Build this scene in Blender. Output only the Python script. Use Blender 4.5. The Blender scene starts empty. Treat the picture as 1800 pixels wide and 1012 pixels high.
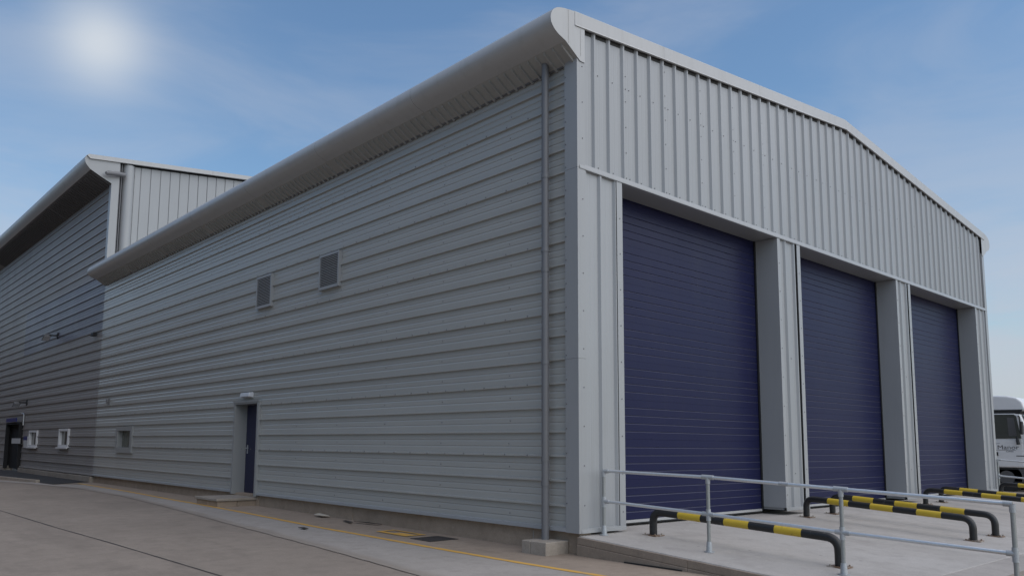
import bpy, bmesh, math, random
from mathutils import Vector, Matrix
random.seed(7)
R = math.radians
scene = bpy.context.scene
col = scene.collection

# ------------------------------------------------------------------ camera
CAM = Vector((-8.0613, -7.1721, 0.7988))
yaw, pit, rol = 0.71779, 0.117037, 0.009346
Fv = Vector((math.sin(yaw)*math.cos(pit), math.cos(yaw)*math.cos(pit), math.sin(pit)))
R0 = Vector((math.cos(yaw), -math.sin(yaw), 0)); U0 = R0.cross(Fv)
Rv = math.cos(rol)*R0 + math.sin(rol)*U0; Uv = -math.sin(rol)*R0 + math.cos(rol)*U0
cd = bpy.data.cameras.new('camera'); cam = bpy.data.objects.new('camera', cd); col.objects.link(cam)
cam.matrix_world = Matrix(((Rv.x, Uv.x, -Fv.x, CAM.x), (Rv.y, Uv.y, -Fv.y, CAM.y), (Rv.z, Uv.z, -Fv.z, CAM.z), (0, 0, 0, 1)))
cd.sensor_width = 36.0; cd.sensor_fit = 'HORIZONTAL'
cd.lens = 36.0*1391.358/1800.0
cd.shift_x = 57.7755/1800.0; cd.shift_y = 112.934/1800.0
cd.clip_start = 0.05; cd.clip_end = 3000
scene.camera = cam

# ------------------------------------------------------------------ sky and sun
SUN_AZ, SUN_EL = 164.0, 50.0
world = bpy.data.worlds.new('World'); scene.world = world; world.use_nodes = True
nt = world.node_tree; N = nt.nodes; L = nt.links
bg = N['Background']; bg.inputs['Strength'].default_value = 0.074
sky = N.new('ShaderNodeTexSky'); sky.sky_type = 'NISHITA'; sky.sun_disc = False
sky.sun_elevation = R(SUN_EL); sky.sun_rotation = R(SUN_AZ)
sky.air_density = 1.2; sky.dust_density = 1.2; sky.ozone_density = 2.2; sky.altitude = 50
tc = N.new('ShaderNodeTexCoord')
# thin streaky cloud
mp = N.new('ShaderNodeMapping'); mp.inputs['Scale'].default_value = (1.0, 1.0, 3.6); mp.inputs['Location'].default_value = (0.35, 0.6, 0.2)
L.new(tc.outputs['Generated'], mp.inputs['Vector'])
nz = N.new('ShaderNodeTexNoise'); nz.inputs['Scale'].default_value = 2.6; nz.inputs['Detail'].default_value = 7; nz.inputs['Roughness'].default_value = 0.55; nz.inputs['Distortion'].default_value = 0.4
L.new(mp.outputs[0], nz.inputs['Vector'])
cr = N.new('ShaderNodeMapRange'); cr.interpolation_type = 'SMOOTHSTEP'
cr.inputs['From Min'].default_value = 0.38; cr.inputs['From Max'].default_value = 0.68; cr.inputs['To Min'].default_value = 0.09; cr.inputs['To Max'].default_value = 0.85
L.new(nz.outputs['Fac'], cr.inputs['Value'])
sep = N.new('ShaderNodeSeparateXYZ'); L.new(tc.outputs['Generated'], sep.inputs[0])
hz = N.new('ShaderNodeMapRange'); hz.interpolation_type = 'SMOOTHSTEP'      # more cloud low in the sky
hz.inputs['From Min'].default_value = 0.42; hz.inputs['From Max'].default_value = 0.05; hz.inputs['To Min'].default_value = 0.32; hz.inputs['To Max'].default_value = 1.0
L.new(sep.outputs['Z'], hz.inputs['Value'])
cm = N.new('ShaderNodeMath'); cm.operation = 'MULTIPLY'; L.new(cr.outputs[0], cm.inputs[0]); L.new(hz.outputs[0], cm.inputs[1])
mix = N.new('ShaderNodeMix'); mix.data_type = 'RGBA'; mix.inputs['B'].default_value = (5.2, 5.5, 6.3, 1)
hsv = N.new('ShaderNodeHueSaturation'); hsv.inputs['Saturation'].default_value = 1.06; hsv.inputs['Value'].default_value = 1.3
L.new(sky.outputs[0], hsv.inputs['Color'])
tint = N.new('ShaderNodeMix'); tint.data_type = 'RGBA'; tint.blend_type = 'MULTIPLY'; tint.inputs['Factor'].default_value = 1.0; tint.inputs['B'].default_value = (0.88, 1.01, 1.06, 1)
L.new(hsv.outputs[0], tint.inputs['A'])
L.new(cm.outputs[0], mix.inputs['Factor']); L.new(tint.outputs['Result'], mix.inputs['A'])
# the hazy sun that shows in the upper left of the sky
SD = Vector((0.22075, 0.87754, 0.42568)).normalized()
dp = N.new('ShaderNodeVectorMath'); dp.operation = 'DOT_PRODUCT'; dp.inputs[1].default_value = SD
nrm = N.new('ShaderNodeVectorMath'); nrm.operation = 'NORMALIZE'; L.new(tc.outputs['Generated'], nrm.inputs[0]); L.new(nrm.outputs[0], dp.inputs[0])
def lobe(power, amp):
    mx = N.new('ShaderNodeMath'); mx.operation = 'MAXIMUM'; mx.inputs[1].default_value = 0.0; L.new(dp.outputs['Value'], mx.inputs[0])
    pw = N.new('ShaderNodeMath'); pw.operation = 'POWER'; pw.inputs[1].default_value = power; L.new(mx.outputs[0], pw.inputs[0])
    ml = N.new('ShaderNodeMath'); ml.operation = 'MULTIPLY'; ml.inputs[1].default_value = amp; L.new(pw.outputs[0], ml.inputs[0])
    return ml
l1, l2 = lobe(1000, 0.64), lobe(140, 0.15)
ad = N.new('ShaderNodeMath'); ad.operation = 'ADD'; L.new(l1.outputs[0], ad.inputs[0]); L.new(l2.outputs[0], ad.inputs[1])
mix2 = N.new('ShaderNodeMix'); mix2.data_type = 'RGBA'; mix2.inputs['B'].default_value = (7.1, 7.5, 7.9, 1)
L.new(ad.outputs[0], mix2.inputs['Factor']); L.new(mix.outputs['Result'], mix2.inputs['A'])
L.new(mix2.outputs['Result'], bg.inputs['Color'])

sd = bpy.data.lights.new('sun', 'SUN'); sd.energy = 1.5; sd.angle = R(100); sd.color = (1.0, 0.91, 0.80)
so = bpy.data.objects.new('sun', sd); col.objects.link(so)
sv = Vector((math.sin(R(SUN_AZ))*math.cos(R(SUN_EL)), math.cos(R(SUN_AZ))*math.cos(R(SUN_EL)), math.sin(R(SUN_EL))))
so.rotation_euler = sv.to_track_quat('Z', 'Y').to_euler(); so.location = sv*60

vs = scene.view_settings
vs.view_transform = 'Standard'; vs.look = 'None'; vs.exposure = 0.45; vs.gamma = 1.0; vs.use_curve_mapping = False

# ------------------------------------------------------------------ materials
def newmat(name):
    m = bpy.data.materials.new(name); m.use_nodes = True
    return m, m.node_tree.nodes, m.node_tree.links, m.node_tree.nodes['Principled BSDF']
def noise(N, L, scale, detail=4, rough=0.55, vec=None, sc=None, coord='Object'):
    t = N.new('ShaderNodeTexCoord'); v = t.outputs[coord]
    if sc:
        mpn = N.new('ShaderNodeMapping'); mpn.inputs['Scale'].default_value = sc; L.new(v, mpn.inputs['Vector']); v = mpn.outputs[0]
    n = N.new('ShaderNodeTexNoise'); n.inputs['Scale'].default_value = scale; n.inputs['Detail'].default_value = detail; n.inputs['Roughness'].default_value = rough
    L.new(v, n.inputs['Vector']); return n.outputs['Fac']
def ramp(N, L, fac, stops):
    r = N.new('ShaderNodeValToRGB'); L.new(fac, r.inputs['Fac'])
    el = r.color_ramp.elements
    el[0].position, el[0].color = stops[0][0], (*stops[0][1], 1)
    el[1].position, el[1].color = stops[-1][0], (*stops[-1][1], 1)
    for p, c in stops[1:-1]:
        e = el.new(p); e.color = (*c, 1)
    return r.outputs['Color']
def mixc(N, L, fac, a, b, mode='MIX'):
    m = N.new('ShaderNodeMix'); m.data_type = 'RGBA'; m.blend_type = mode
    for s, v in (('Factor', fac), ('A', a), ('B', b)):
        if isinstance(v, (int, float)): m.inputs[s].default_value = v
        elif isinstance(v, tuple): m.inputs[s].default_value = (*v, 1)
        else: L.new(v, m.inputs[s])
    return m.outputs['Result']
def bump(N, L, b, h, strength, dist):
    n = N.new('ShaderNodeBump'); n.inputs['Strength'].default_value = strength; n.inputs['Distance'].default_value = dist
    L.new(h, n.inputs['Height']); L.new(n.outputs[0], b.inputs['Normal'])

def metal_paint(name, c, rough=0.34, dirt=(0.20, 0.19, 0.17), amount=0.35, streak=(6, 6, 0.5), vary=0.07, spec=0.5, wave=0.015):
    m, N, L, b = newmat(name)
    oi = N.new('ShaderNodeObjectInfo')
    v = N.new('ShaderNodeMapRange'); v.inputs['To Min'].default_value = 1-vary; v.inputs['To Max'].default_value = 1+vary; L.new(oi.outputs['Random'], v.inputs['Value'])
    hs = N.new('ShaderNodeHueSaturation'); hs.inputs['Color'].default_value = (*c, 1); L.new(v.outputs[0], hs.inputs['Value'])
    base = mixc(N, L, noise(N, L, 0.6, 3), hs.outputs[0], tuple(x*0.92 for x in c))
    st = ramp(N, L, noise(N, L, 1.0, 6, 0.65, sc=streak), [(0.52, (0, 0, 0)), (0.80, (amount,)*3)])
    base = mixc(N, L, st, base, dirt)
    L.new(base, b.inputs['Base Color'])
    rr = N.new('ShaderNodeMapRange'); rr.inputs['To Min'].default_value = rough-0.05; rr.inputs['To Max'].default_value = rough+0.08
    L.new(noise(N, L, 0.7, 2), rr.inputs['Value']); L.new(rr.outputs[0], b.inputs['Roughness'])
    b.inputs['Specular IOR Level'].default_value = spec
    if wave: bump(N, L, b, noise(N, L, 0.5, 0), wave, 0.02)
    return m
def plain(name, c, rough=0.5, metal=0.0, var=0.1, scale=8, spec=0.5):
    m, N, L, b = newmat(name)
    L.new(mixc(N, L, noise(N, L, scale, 5), c, tuple(x*(1-2*var) for x in c)), b.inputs['Base Color'])
    b.inputs['Roughness'].default_value = rough; b.inputs['Metallic'].default_value = metal; b.inputs['Specular IOR Level'].default_value = spec
    return m
def concrete(name, c, dark, scale=1.0, stain=0.6, bumpy=0.25, under=None):
    m, N, L, b = newmat(name)
    if under:
        an = N.new('ShaderNodeAttribute'); an.attribute_name = 'wash'
        ns = N.new('ShaderNodeMath'); ns.operation = 'MULTIPLY_ADD'; ns.inputs[1].default_value = 1.1; ns.inputs[2].default_value = -0.55; L.new(noise(N, L, 1.1, 7, 0.65), ns.inputs[0])
        sm = N.new('ShaderNodeMath'); sm.operation = 'ADD'; L.new(an.outputs['Fac'], sm.inputs[0]); L.new(ns.outputs[0], sm.inputs[1])
        wf = N.new('ShaderNodeMapRange'); wf.interpolation_type = 'SMOOTHSTEP'; wf.inputs['From Min'].default_value = 0.25; wf.inputs['From Max'].default_value = 0.95; L.new(sm.outputs[0], wf.inputs['Value'])
        c2 = mixc(N, L, wf.outputs[0], under[0], c); d2 = mixc(N, L, wf.outputs[0], under[1], dark)
    a = mixc(N, L, ramp(N, L, noise(N, L, 0.35*scale, 6, 0.6), [(0.35, (0, 0, 0)), (0.68, (1, 1, 1))]), c2 if under else c, d2 if under else dark)
    a = mixc(N, L, ramp(N, L, noise(N, L, 1.3*scale, 8, 0.7, sc=(1.0, 0.35, 1.0)), [(0.50, (0, 0, 0)), (0.78, (stain,)*3)]), a, tuple(x*0.55 for x in dark))
    a = mixc(N, L, ramp(N, L, noise(N, L, 60, 3, 0.7), [(0.30, (0.55,)*3), (0.7, (0, 0, 0))]), a, tuple(x*0.72 for x in dark))
    a = mixc(N, L, ramp(N, L, noise(N, L, 9*scale, 4, 0.6), [(0.60, (0, 0, 0)), (0.8, (0.35,)*3)]), a, tuple(min(1, x*1.35) for x in c))
    a = mixc(N, L, ramp(N, L, noise(N, L, 3.2*scale, 9, 0.72), [(0.47, (0, 0, 0)), (0.66, (0.55,)*3)]), a, tuple(x*0.72 for x in dark))
    a = mixc(N, L, ramp(N, L, noise(N, L, 0.55*scale, 9, 0.68, sc=(1.8, 0.5, 1)), [(0.57, (0, 0, 0)), (0.66, (0.32,)*3)]), a, tuple(x*0.62 for x in dark))
    vo = N.new('ShaderNodeTexVoronoi'); vo.inputs['Scale'].default_value = 2.3; vt = N.new('ShaderNodeTexCoord'); L.new(vt.outputs['Object'], vo.inputs['Vector'])
    a = mixc(N, L, ramp(N, L, vo.outputs['Distance'], [(0.035, (0.5,)*3), (0.06, (0, 0, 0))]), a, tuple(x*0.35 for x in dark))
    wv = noise(N, L, 2.2, 9, 0.75, sc=(0.25, 2.4, 1.0)); a = mixc(N, L, ramp(N, L, wv, [(0.56, (0, 0, 0)), (0.75, (0.30,)*3)]), a, tuple(x*0.6 for x in dark))
    L.new(a, b.inputs['Base Color']); b.inputs['Roughness'].default_value = 0.82; b.inputs['Specular IOR Level'].default_value = 0.35
    bump(N, L, b, noise(N, L, 45, 6, 0.7), bumpy, 0.01)
    return m

GOOSE = (0.318, 0.327, 0.338)
M = {}
M['clad'] = metal_paint('grey_cladding_paint', GOOSE, 0.30, amount=0.16)
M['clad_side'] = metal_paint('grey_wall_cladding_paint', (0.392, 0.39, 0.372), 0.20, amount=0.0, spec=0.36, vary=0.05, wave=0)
M['clad_left'] = metal_paint('mauve_grey_cladding_paint', (0.275, 0.258, 0.25), 0.36, amount=0.0, spec=0.12, wave=0)
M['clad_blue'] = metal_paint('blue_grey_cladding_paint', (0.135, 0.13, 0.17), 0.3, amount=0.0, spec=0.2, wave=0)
M['trim'] = metal_paint('grey_flashing_paint', (0.33, 0.337, 0.345), 0.32, amount=0.18)
M['eave'] = metal_paint('pale_grey_eave_paint', (0.44, 0.44, 0.44), 0.36, dirt=(0.26, 0.25, 0.23), amount=0.3, vary=0.03)
M['soffit'] = metal_paint('soffit_grey_paint', (0.35, 0.345, 0.33), 0.5, amount=0.2)
M['soffit_shaded'] = metal_paint('shaded_soffit_paint', (0.10, 0.095, 0.095), 0.5, amount=0.1)  # low light under the tall eave painted into the soffit colour
M['reveal'] = metal_paint('reveal_grey_paint', (0.285, 0.29, 0.29), 0.34, amount=0.2)
M['pipe'] = metal_paint('downpipe_grey_paint', (0.165, 0.165, 0.175), 0.42, amount=0.2)
M['blue'] = metal_paint('navy_door_paint', (0.0145, 0.0165, 0.056), 0.33, dirt=(0.035, 0.035, 0.06), amount=0.25, streak=(3, 3, 0.6), vary=0.04, spec=0.13)
M['pblue'] = plain('blue_door_paint', (0.012, 0.014, 0.052), 0.4)
M['ledge'] = plain('lit_navy_ledge', (0.048, 0.05, 0.095), 0.6)  # paler navy paints in the light caught by upward groove faces
M['filler'] = plain('foam_filler', (0.055, 0.055, 0.055), 0.9)
M['upstand'] = concrete('upstand_concrete', (0.34, 0.275, 0.22), (0.27, 0.215, 0.17), 1.8, 0.5)
M['seal'] = plain('pale_door_seal', (0.42, 0.42, 0.42), 0.5)
M['dark'] = plain('dark_gap_filler', (0.012, 0.012, 0.013), 0.8)
M['rubber'] = plain('black_rubber', (0.02, 0.02, 0.021), 0.7)
M['screw'] = plain('grey_screw_head', (0.19, 0.19, 0.20), 0.45, 0.2)
M['galv'] = plain('galvanised_steel', (0.72, 0.74, 0.76), 0.30, 0.7, 0.12, 30)
M['fitting'] = plain('galvanised_fitting', (0.52, 0.54, 0.56), 0.5, 0.5, 0.2, 60)
M['post'] = plain('weathered_galvanised_post', (0.36, 0.37, 0.36), 0.5, 0.5, 0.15, 40)
M['white'] = plain('white_plastic', (0.70, 0.70, 0.71), 0.4)
M['lamp'] = plain('grey_lamp_diffuser', (0.62, 0.64, 0.68), 0.35)
M['black'] = plain('black_paint', (0.012, 0.012, 0.013), 0.45)
M['glass'] = plain('window_glass', (0.05, 0.055, 0.048), 0.06, spec=0.7)
M['blind'] = plain('olive_window_blind', (0.12, 0.125, 0.10), 0.25, spec=0.7, var=0.2, scale=3)
M['sign'] = plain('blue_sign_face', (0.015, 0.022, 0.16), 0.4)
M['paper'] = plain('white_notice', (0.62, 0.62, 0.62), 0.6, var=0.25, scale=14)
M['truck'] = plain('white_truck_paint', (0.76, 0.76, 0.77), 0.28, var=0.03)
M['truckgrey'] = plain('grey_truck_skirt', (0.10, 0.10, 0.105), 0.5)
M['ink'] = plain('dark_lettering', (0.05, 0.05, 0.06), 0.5)
M['card'] = plain('cardboard', (0.55, 0.50, 0.42), 0.8)
M['bark'] = plain('dark_scrap', (0.05, 0.042, 0.035), 0.8)
M['cover'] = plain('cast_iron_cover', (0.085, 0.078, 0.078), 0.6, 0.3, 0.25, 25)
M['yard'] = concrete('yard_concrete', (0.33, 0.275, 0.23), (0.262, 0.218, 0.182), 1.0, 0.5)
M['strip'] = concrete('pale_concrete_band', (0.41, 0.37, 0.34), (0.35, 0.315, 0.285), 1.4, 0.3, under=((0.33, 0.275, 0.23), (0.262, 0.218, 0.182)))
M['apron'] = concrete('apron_concrete', (0.37, 0.295, 0.235), (0.30, 0.238, 0.187), 1.6, 0.45)
M['slab'] = concrete('ramp_concrete', (0.47, 0.445, 0.425), (0.40, 0.37, 0.345), 0.9, 0.35, 0.15)
M['slab2'] = concrete('lower_ramp_concrete', (0.42, 0.385, 0.36), (0.35, 0.32, 0.30), 0.8, 0.3, 0.15)
M['plinth'] = concrete('plinth_concrete', (0.42, 0.33, 0.255), (0.32, 0.25, 0.19), 1.3, 0.45)
M['block'] = concrete('block_concrete', (0.40, 0.35, 0.30), (0.32, 0.275, 0.23), 2.0, 0.4)
M['tarmac'] = plain('dark_tarmac', (0.045, 0.042, 0.042), 0.85, var=0.25, scale=40)
M['joint'] = plain('joint_sealant', (0.045, 0.038, 0.035), 0.8)
def worn_yellow():
    m, N, L, b = newmat('worn_yellow_line_paint')
    f = ramp(N, L, noise(N, L, 7, 8, 0.75), [(0.52, (0, 0, 0)), (0.72, (0.8, 0.8, 0.8))])
    L.new(mixc(N, L, f, mixc(N, L, noise(N, L, 3, 3), (0.66, 0.36, 0.05), (0.55, 0.32, 0.075)), (0.33, 0.27, 0.22)), b.inputs['Base Color'])
    b.inputs['Roughness'].default_value = 0.75; return m
M['line'] = worn_yellow()
def chipped(name, c, chip, thr):
    m, N, L, b = newmat(name)
    f = ramp(N, L, noise(N, L, 9, 8, 0.7), [(thr, (0, 0, 0)), (thr+0.05, (1, 1, 1))])
    g = mixc(N, L, noise(N, L, 5, 5, 0.6, sc=(1, 1, 4)), c, tuple(x*0.78 for x in c))
    L.new(mixc(N, L, f, g, chip), b.inputs['Base Color']); b.inputs['Roughness'].default_value = 0.42
    return m
M['hyellow'] = chipped('yellow_barrier_paint', (0.60, 0.42, 0.035), (0.12, 0.065, 0.03), 0.635)
M['hblack'] = chipped('black_barrier_paint', (0.014, 0.014, 0.015), (0.10, 0.095, 0.09), 0.63)
M['rust'] = chipped('rusty_base_plate', (0.20, 0.12, 0.075), (0.33, 0.29, 0.25), 0.50)

# ------------------------------------------------------------------ mesh helpers
class MB:
    def __init__(s): s.v, s.f, s.mi = [], [], []
    def quad(s, *p, m=0):
        i = len(s.v); s.v += [tuple(q) for q in p]; s.f.append(tuple(range(i, i+len(p)))); s.mi.append(m); return s
    def box(s, x0, x1, y0, y1, z0, z1, m=0):
        i = len(s.v)
        s.v += [(x0,y0,z0),(x1,y0,z0),(x1,y1,z0),(x0,y1,z0),(x0,y0,z1),(x1,y0,z1),(x1,y1,z1),(x0,y1,z1)]
        s.f += [tuple(i+k for k in q) for q in ((3,2,1,0),(4,5,6,7),(0,1,5,4),(1,2,6,5),(2,3,7,6),(3,0,4,7))]; s.mi += [m]*6; return s
    def prism(s, poly, axis, a, b, m=0, caps=True):
        """poly: 2-D outline in the two other axes (cyclic order kept), extruded along axis from a to b"""
        def pt(u, w, t): return {'x': (t, u, w), 'y': (u, t, w), 'z': (u, w, t)}[axis]
        i = len(s.v); n = len(poly)
        s.v += [pt(u, w, a) for u, w in poly] + [pt(u, w, b) for u, w in poly]
        for k in range(n):
            j = (k+1) % n; s.f.append((i+k, i+j, i+n+j, i+n+k)); s.mi.append(m)
        if caps: s.f += [tuple(range(i+n-1, i-1, -1)), tuple(range(i+n, i+2*n))]; s.mi += [m, m]
        return s
    def strip(s, poly, axis, a, b, m=0):
        """open outline extruded: a bent sheet"""
        def pt(u, w, t): return {'x': (t, u, w), 'y': (u, t, w), 'z': (u, w, t)}[axis]
        i = len(s.v); n = len(poly)
        s.v += [pt(u, w, a) for u, w in poly] + [pt(u, w, b) for u, w in poly]
        for k in range(n-1): s.f.append((i+k, i+k+1, i+n+k+1, i+n+k)); s.mi.append(m)
        return s
    def tube(s, path, r, n=12, mats=None, caps=True):
        P = [Vector(p) for p in path]; rings = []; up = None
        for k, p in enumerate(P):
            t = ((P[k+1]-p).normalized() if k+1 < len(P) else Vector((0,0,0))) + ((p-P[k-1]).normalized() if k else Vector((0,0,0)))
            t.normalize()
            if up is None:
                up = t.orthogonal().normalized()
            else:
                up = (up - t*up.dot(t)).normalized()
            sd_ = t.cross(up); rr = r[k] if isinstance(r, (list, tuple)) else r
            i = len(s.v); rings.append(i)
            s.v += [tuple(p + up*rr*math.cos(2*math.pi*a/n) + sd_*rr*math.sin(2*math.pi*a/n)) for a in range(n)]
        for k in range(len(P)-1):
            for a in range(n):
                b = (a+1) % n
                s.f.append((rings[k]+a, rings[k]+b, rings[k+1]+b, rings[k+1]+a)); s.mi.append(mats[k] if mats else 0)
        if caps:
            s.f += [tuple(rings[0]+a for a in range(n-1, -1, -1)), tuple(rings[-1]+a for a in range(n))]; s.mi += [mats[0] if mats else 0, mats[-1] if mats else 0]
        return s
    def build(s, name, mat, parent=None, smooth=False, bev=0, segs=2):
        me = bpy.data.meshes.new(name); me.from_pydata(s.v, [], s.f)
        ms = mat if isinstance(mat, (list, tuple)) else [mat]
        for m in ms: me.materials.append(M[m])
        if len(ms) > 1: me.polygons.foreach_set('material_index', s.mi)
        bm = bmesh.new(); bm.from_mesh(me); bmesh.ops.recalc_face_normals(bm, faces=bm.faces); bm.to_mesh(me); bm.free()
        if smooth:
            for p in me.polygons: p.use_smooth = True
            try: me.set_sharp_from_angle(angle=R(35))
            except Exception: pass
        o = bpy.data.objects.new(name, me); col.objects.link(o)
        if parent: o.parent = parent
        if bev:
            b = o.modifiers.new('bevel', 'BEVEL'); b.width = bev; b.segments = segs; b.limit_method = 'ANGLE'
        return o
def tag(o, label, cat, group=None):
    o['label'] = label; o['category'] = cat
    if group: o['group'] = group
    return o
def thing(name, loc, label, cat, group=None):
    o = bpy.data.objects.new(name, None); col.objects.link(o); o.location = loc; o.empty_display_size = 0.2
    return tag(o, label, cat, group)
def structure(o, label=None):
    o['kind'] = 'structure'
    if label: o['label'] = label
    return o
def stuff(o): o['kind'] = 'stuff'; return o

# ------------------------------------------------------------------ ground
def wallz(y): return -0.565 if y > 11 else (-0.565-0.067*(11-y)/11 if y > 0 else -0.632)
def G(x, y): return wallz(y) + 0.008*max(min(x, 0), -12)
def RZ(y): return -0.375 + 0.062*min(y, 0)
XS = [-900, -200, -60, -30, -12, -6, -3, 0, 10, 20, 40, 100, 300, 900]; YS = [-900, -200, -60, -20, -8, 0, 4, 8, 11, 20, 40, 100, 300, 900]
gv = [(x, y, G(x, y)) for y in YS for x in XS]; nx = len(XS)
g = MB(); g.v = gv; g.f = [(j*nx+i, j*nx+i+1, (j+1)*nx+i+1, (j+1)*nx+i) for j in range(len(YS)-1) for i in range(nx-1)]; g.mi = [0]*len(g.f)
structure(g.build('ground', 'yard'), 'brown-grey concrete yard in front of the warehouses')

def band(name, mat, left, right, lift, label, steps=60, wob=0.0, seed=1, fade=0):
    """a sheet on the ground between two polylines given as (x, y), resampled in y"""
    rnd = random.Random(seed)
    def at(pl, y):
        for (xa, ya), (xb, yb) in zip(pl, pl[1:]):
            if min(ya, yb) <= y <= max(ya, yb): return xa + (xb-xa)*(y-ya)/(yb-ya)
        return pl[0][0] if abs(y-pl[0][1]) < abs(y-pl[-1][1]) else pl[-1][0]
    y0, y1 = left[0][1], left[-1][1]
    ys = sorted(set([y0+(y1-y0)*k/steps for k in range(steps+1)] + [y for y in (0, 11) if min(y0, y1) < y < max(y0, y1)]))
    b = MB(); prev = None
    for y in ys:
        a, c = at(left, y)+rnd.uniform(-wob, wob), at(right, y)+rnd.uniform(-wob, wob)
        xs = [a, min(a+fade, (a+c)/2), c] if fade else [a, c]
        row = [(x, y, G(x, y)+lift) for x in xs]
        if prev:
            for q in range(len(xs)-1): b.quad(prev[q], prev[q+1], row[q+1], row[q])
        prev = row
    o = b.build(name, mat)
    if fade:      # worn edge: how far the pale wash reaches
        at_ = o.data.attributes.new('wash', 'FLOAT', 'POINT')
        vals = []
        for q in range(len(b.f)//2): vals += [0, 1, 1, 0, 1, 1, 1, 1]
        at_.data.foreach_set('value', vals)
    return structure(o, label)
band('apron', 'apron', [(-1.25, -9), (-1.15, 5), (-0.95, 12), (-0.7, 21.5)], [(0.2, -9), (0.2, 21.5)], 0.004, 'strip of stained concrete between yellow line and wall', wob=0.0)
band('pale_strip', 'strip', [(-3.1, -9), (-2.60, 0.06), (-2.46, 1.26), (-2.32, 2.8), (-2.04, 6.4), (-1.74, 10.0), (-1.42, 14.2), (-1.36, 18.5), (-1.84, 21.7), (-2.3, 23.9), (-3, 26)],
     [(-0.95, -9), (-1.02, -1.1), (-1.05, 1.25), (-1.05, 4.9), (-0.93, 8.1), (-0.86, 12.3), (-0.68, 16.3), (-0.62, 20.5), (-1.40, 21.0), (-1.5, 22.6), (-2.4, 26)], 0.008, 'pale worn concrete band outside the yellow line', steps=150, wob=0.012, seed=3, fade=0.3)
yl = [(-0.80, -9), (-1.06, -1.1), (-1.08, 0), (-1.10, 1.25), (-1.09, 4.9), (-0.96, 8.1), (-0.88, 12.3), (-0.69, 16.3), (-0.61, 21.3)]
band('yellow_line', 'line', [(x-0.05, y) for x, y in yl], [(x+0.045, y) for x, y in yl], 0.012, 'worn yellow line painted along the warehouse wall', steps=220, wob=0.006, seed=5)
jl = [(-4.1, -9), (-4.29, 1.43), (-4.39, 4.9), (-4.51, 7.5), (-4.62, 11.5), (-4.95, 26)]
band('expansion_joint', 'joint', [(x-0.011, y) for x, y in jl], [(x+0.011, y) for x, y in jl], 0.004, 'dark expansion joint running across the yard concrete', steps=120, wob=0.004, seed=9)
t = MB()
for a, b in ((-0.02, 1.0),):
    pts = [(0.1, 22.2), (-0.35, 22.1), (-1.38, 21.25), (-1.5, 23.0), (-1.9, 26.4), (-2.6, 36), (-3.0, 60), (0.1, 60)]
    t.quad(*[(x, y, G(x, y)+0.016) for x, y in pts])
structure(t.build('tarmac', 'tarmac'), 'dark tarmac patch beside the far warehouse')
k = MB(); kp = [(-1.45, 22.7), (-1.86, 26.4), (-2.6, 36), (-3.0, 60)]
for (xa, ya), (xb, yb) in zip(kp, kp[1:]):
    za, zb = G(xa, ya), G(xb, yb)
    i = len(k.v)
    for x, y, z in ((xa, ya, za), (xb, yb, zb)):
        k.v += [(x-0.13, y, z-0.05), (x, y, z-0.05), (x, y, z+0.10), (x-0.12, y, z+0.10)]
    k.f += [(i, i+1, i+5, i+4), (i+1, i+2, i+6, i+5), (i+2, i+3, i+7, i+6), (i+3, i, i+4, i+7), (i, i+3, i+2, i+1), (i+4, i+5, i+6, i+7)]; k.mi += [0]*6
structure(k.build('kerb', 'block', bev=0.015), 'low concrete kerb edging the tarmac')

# loading ramp: sloping slabs in front of the doors
def slab(name, x0, x1, ya, yb, mat, lift=0):
    s = MB(); za, zb = RZ(ya)+lift, RZ(yb)+lift
    s.v = [(x0, ya, -1.2), (x1, ya, -1.2), (x1, yb, -1.2), (x0, yb, -1.2), (x0, ya, za), (x1, ya, za), (x1, yb, zb), (x0, yb, zb)]
    s.f = [(3,2,1,0),(4,5,6,7),(0,1,5,4),(1,2,6,5),(2,3,7,6),(3,0,4,7)]; s.mi = [0]*6
    return structure(s.build(name, mat, bev=0.012), 'pale concrete loading ramp in front of the roller doors')
slab('loading_ramp', -0.02, 8.52, 0.0, -3.72, 'slab'); slab('loading_ramp', 8.53, 17.3, 0.0, -3.72, 'slab')
slab('loading_ramp', -0.02, 4.06, -3.726, -6.2, 'slab2'); slab('loading_ramp', 4.07, 8.52, -3.726, -6.2, 'slab2'); slab('loading_ramp', 8.53, 17.3, -3.726, -6.2, 'slab2')
for dz0, dz1, x0, x1 in ((-0.012, -0.105, -0.052, -0.0205), (-0.108, None, -0.060, -0.0205)):
    for ya, yb in ((-0.002, -1.7), (-1.704, -3.9), (-3.904, -6.2)):
        s = MB(); z0 = [RZ(ya)+dz0, RZ(yb)+dz0]; z1 = [RZ(ya)+dz1, RZ(yb)+dz1] if dz1 else [-1.2, -1.2]
        s.v = [(x0, ya, z1[0]), (x1, ya, z1[0]), (x1, yb, z1[1]), (x0, yb, z1[1]), (x0, ya, z0[0]), (x1, ya, z0[0]), (x1, yb, z0[1]), (x0, yb, z0[1])]
        s.f = [(3,2,1,0),(4,5,6,7),(0,1,5,4),(1,2,6,5),(2,3,7,6),(3,0,4,7)]; s.mi = [0]*6
        structure(s.build('ramp_upstand', 'upstand', bev=0.006), 'brownish cast concrete edge of the loading ramp')
fl = MB(); fl.box(0.03, 16.97, 0.004, 0.9, -1.2, -0.376); structure(fl.build('threshold', 'slab'), 'concrete threshold under the roller doors')

# ------------------------------------------------------------------ warehouse
P = 1/3.0
W, LEN = 17.0, 22.0
ZB, ZS, ZO = -0.34, 6.20, 4.66          # cladding foot, soffit, head of the door openings
wh = thing('warehouse', (0, 0, 0), 'grey metal-clad warehouse with three large navy sectional doors in its gable', 'warehouse')

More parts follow.
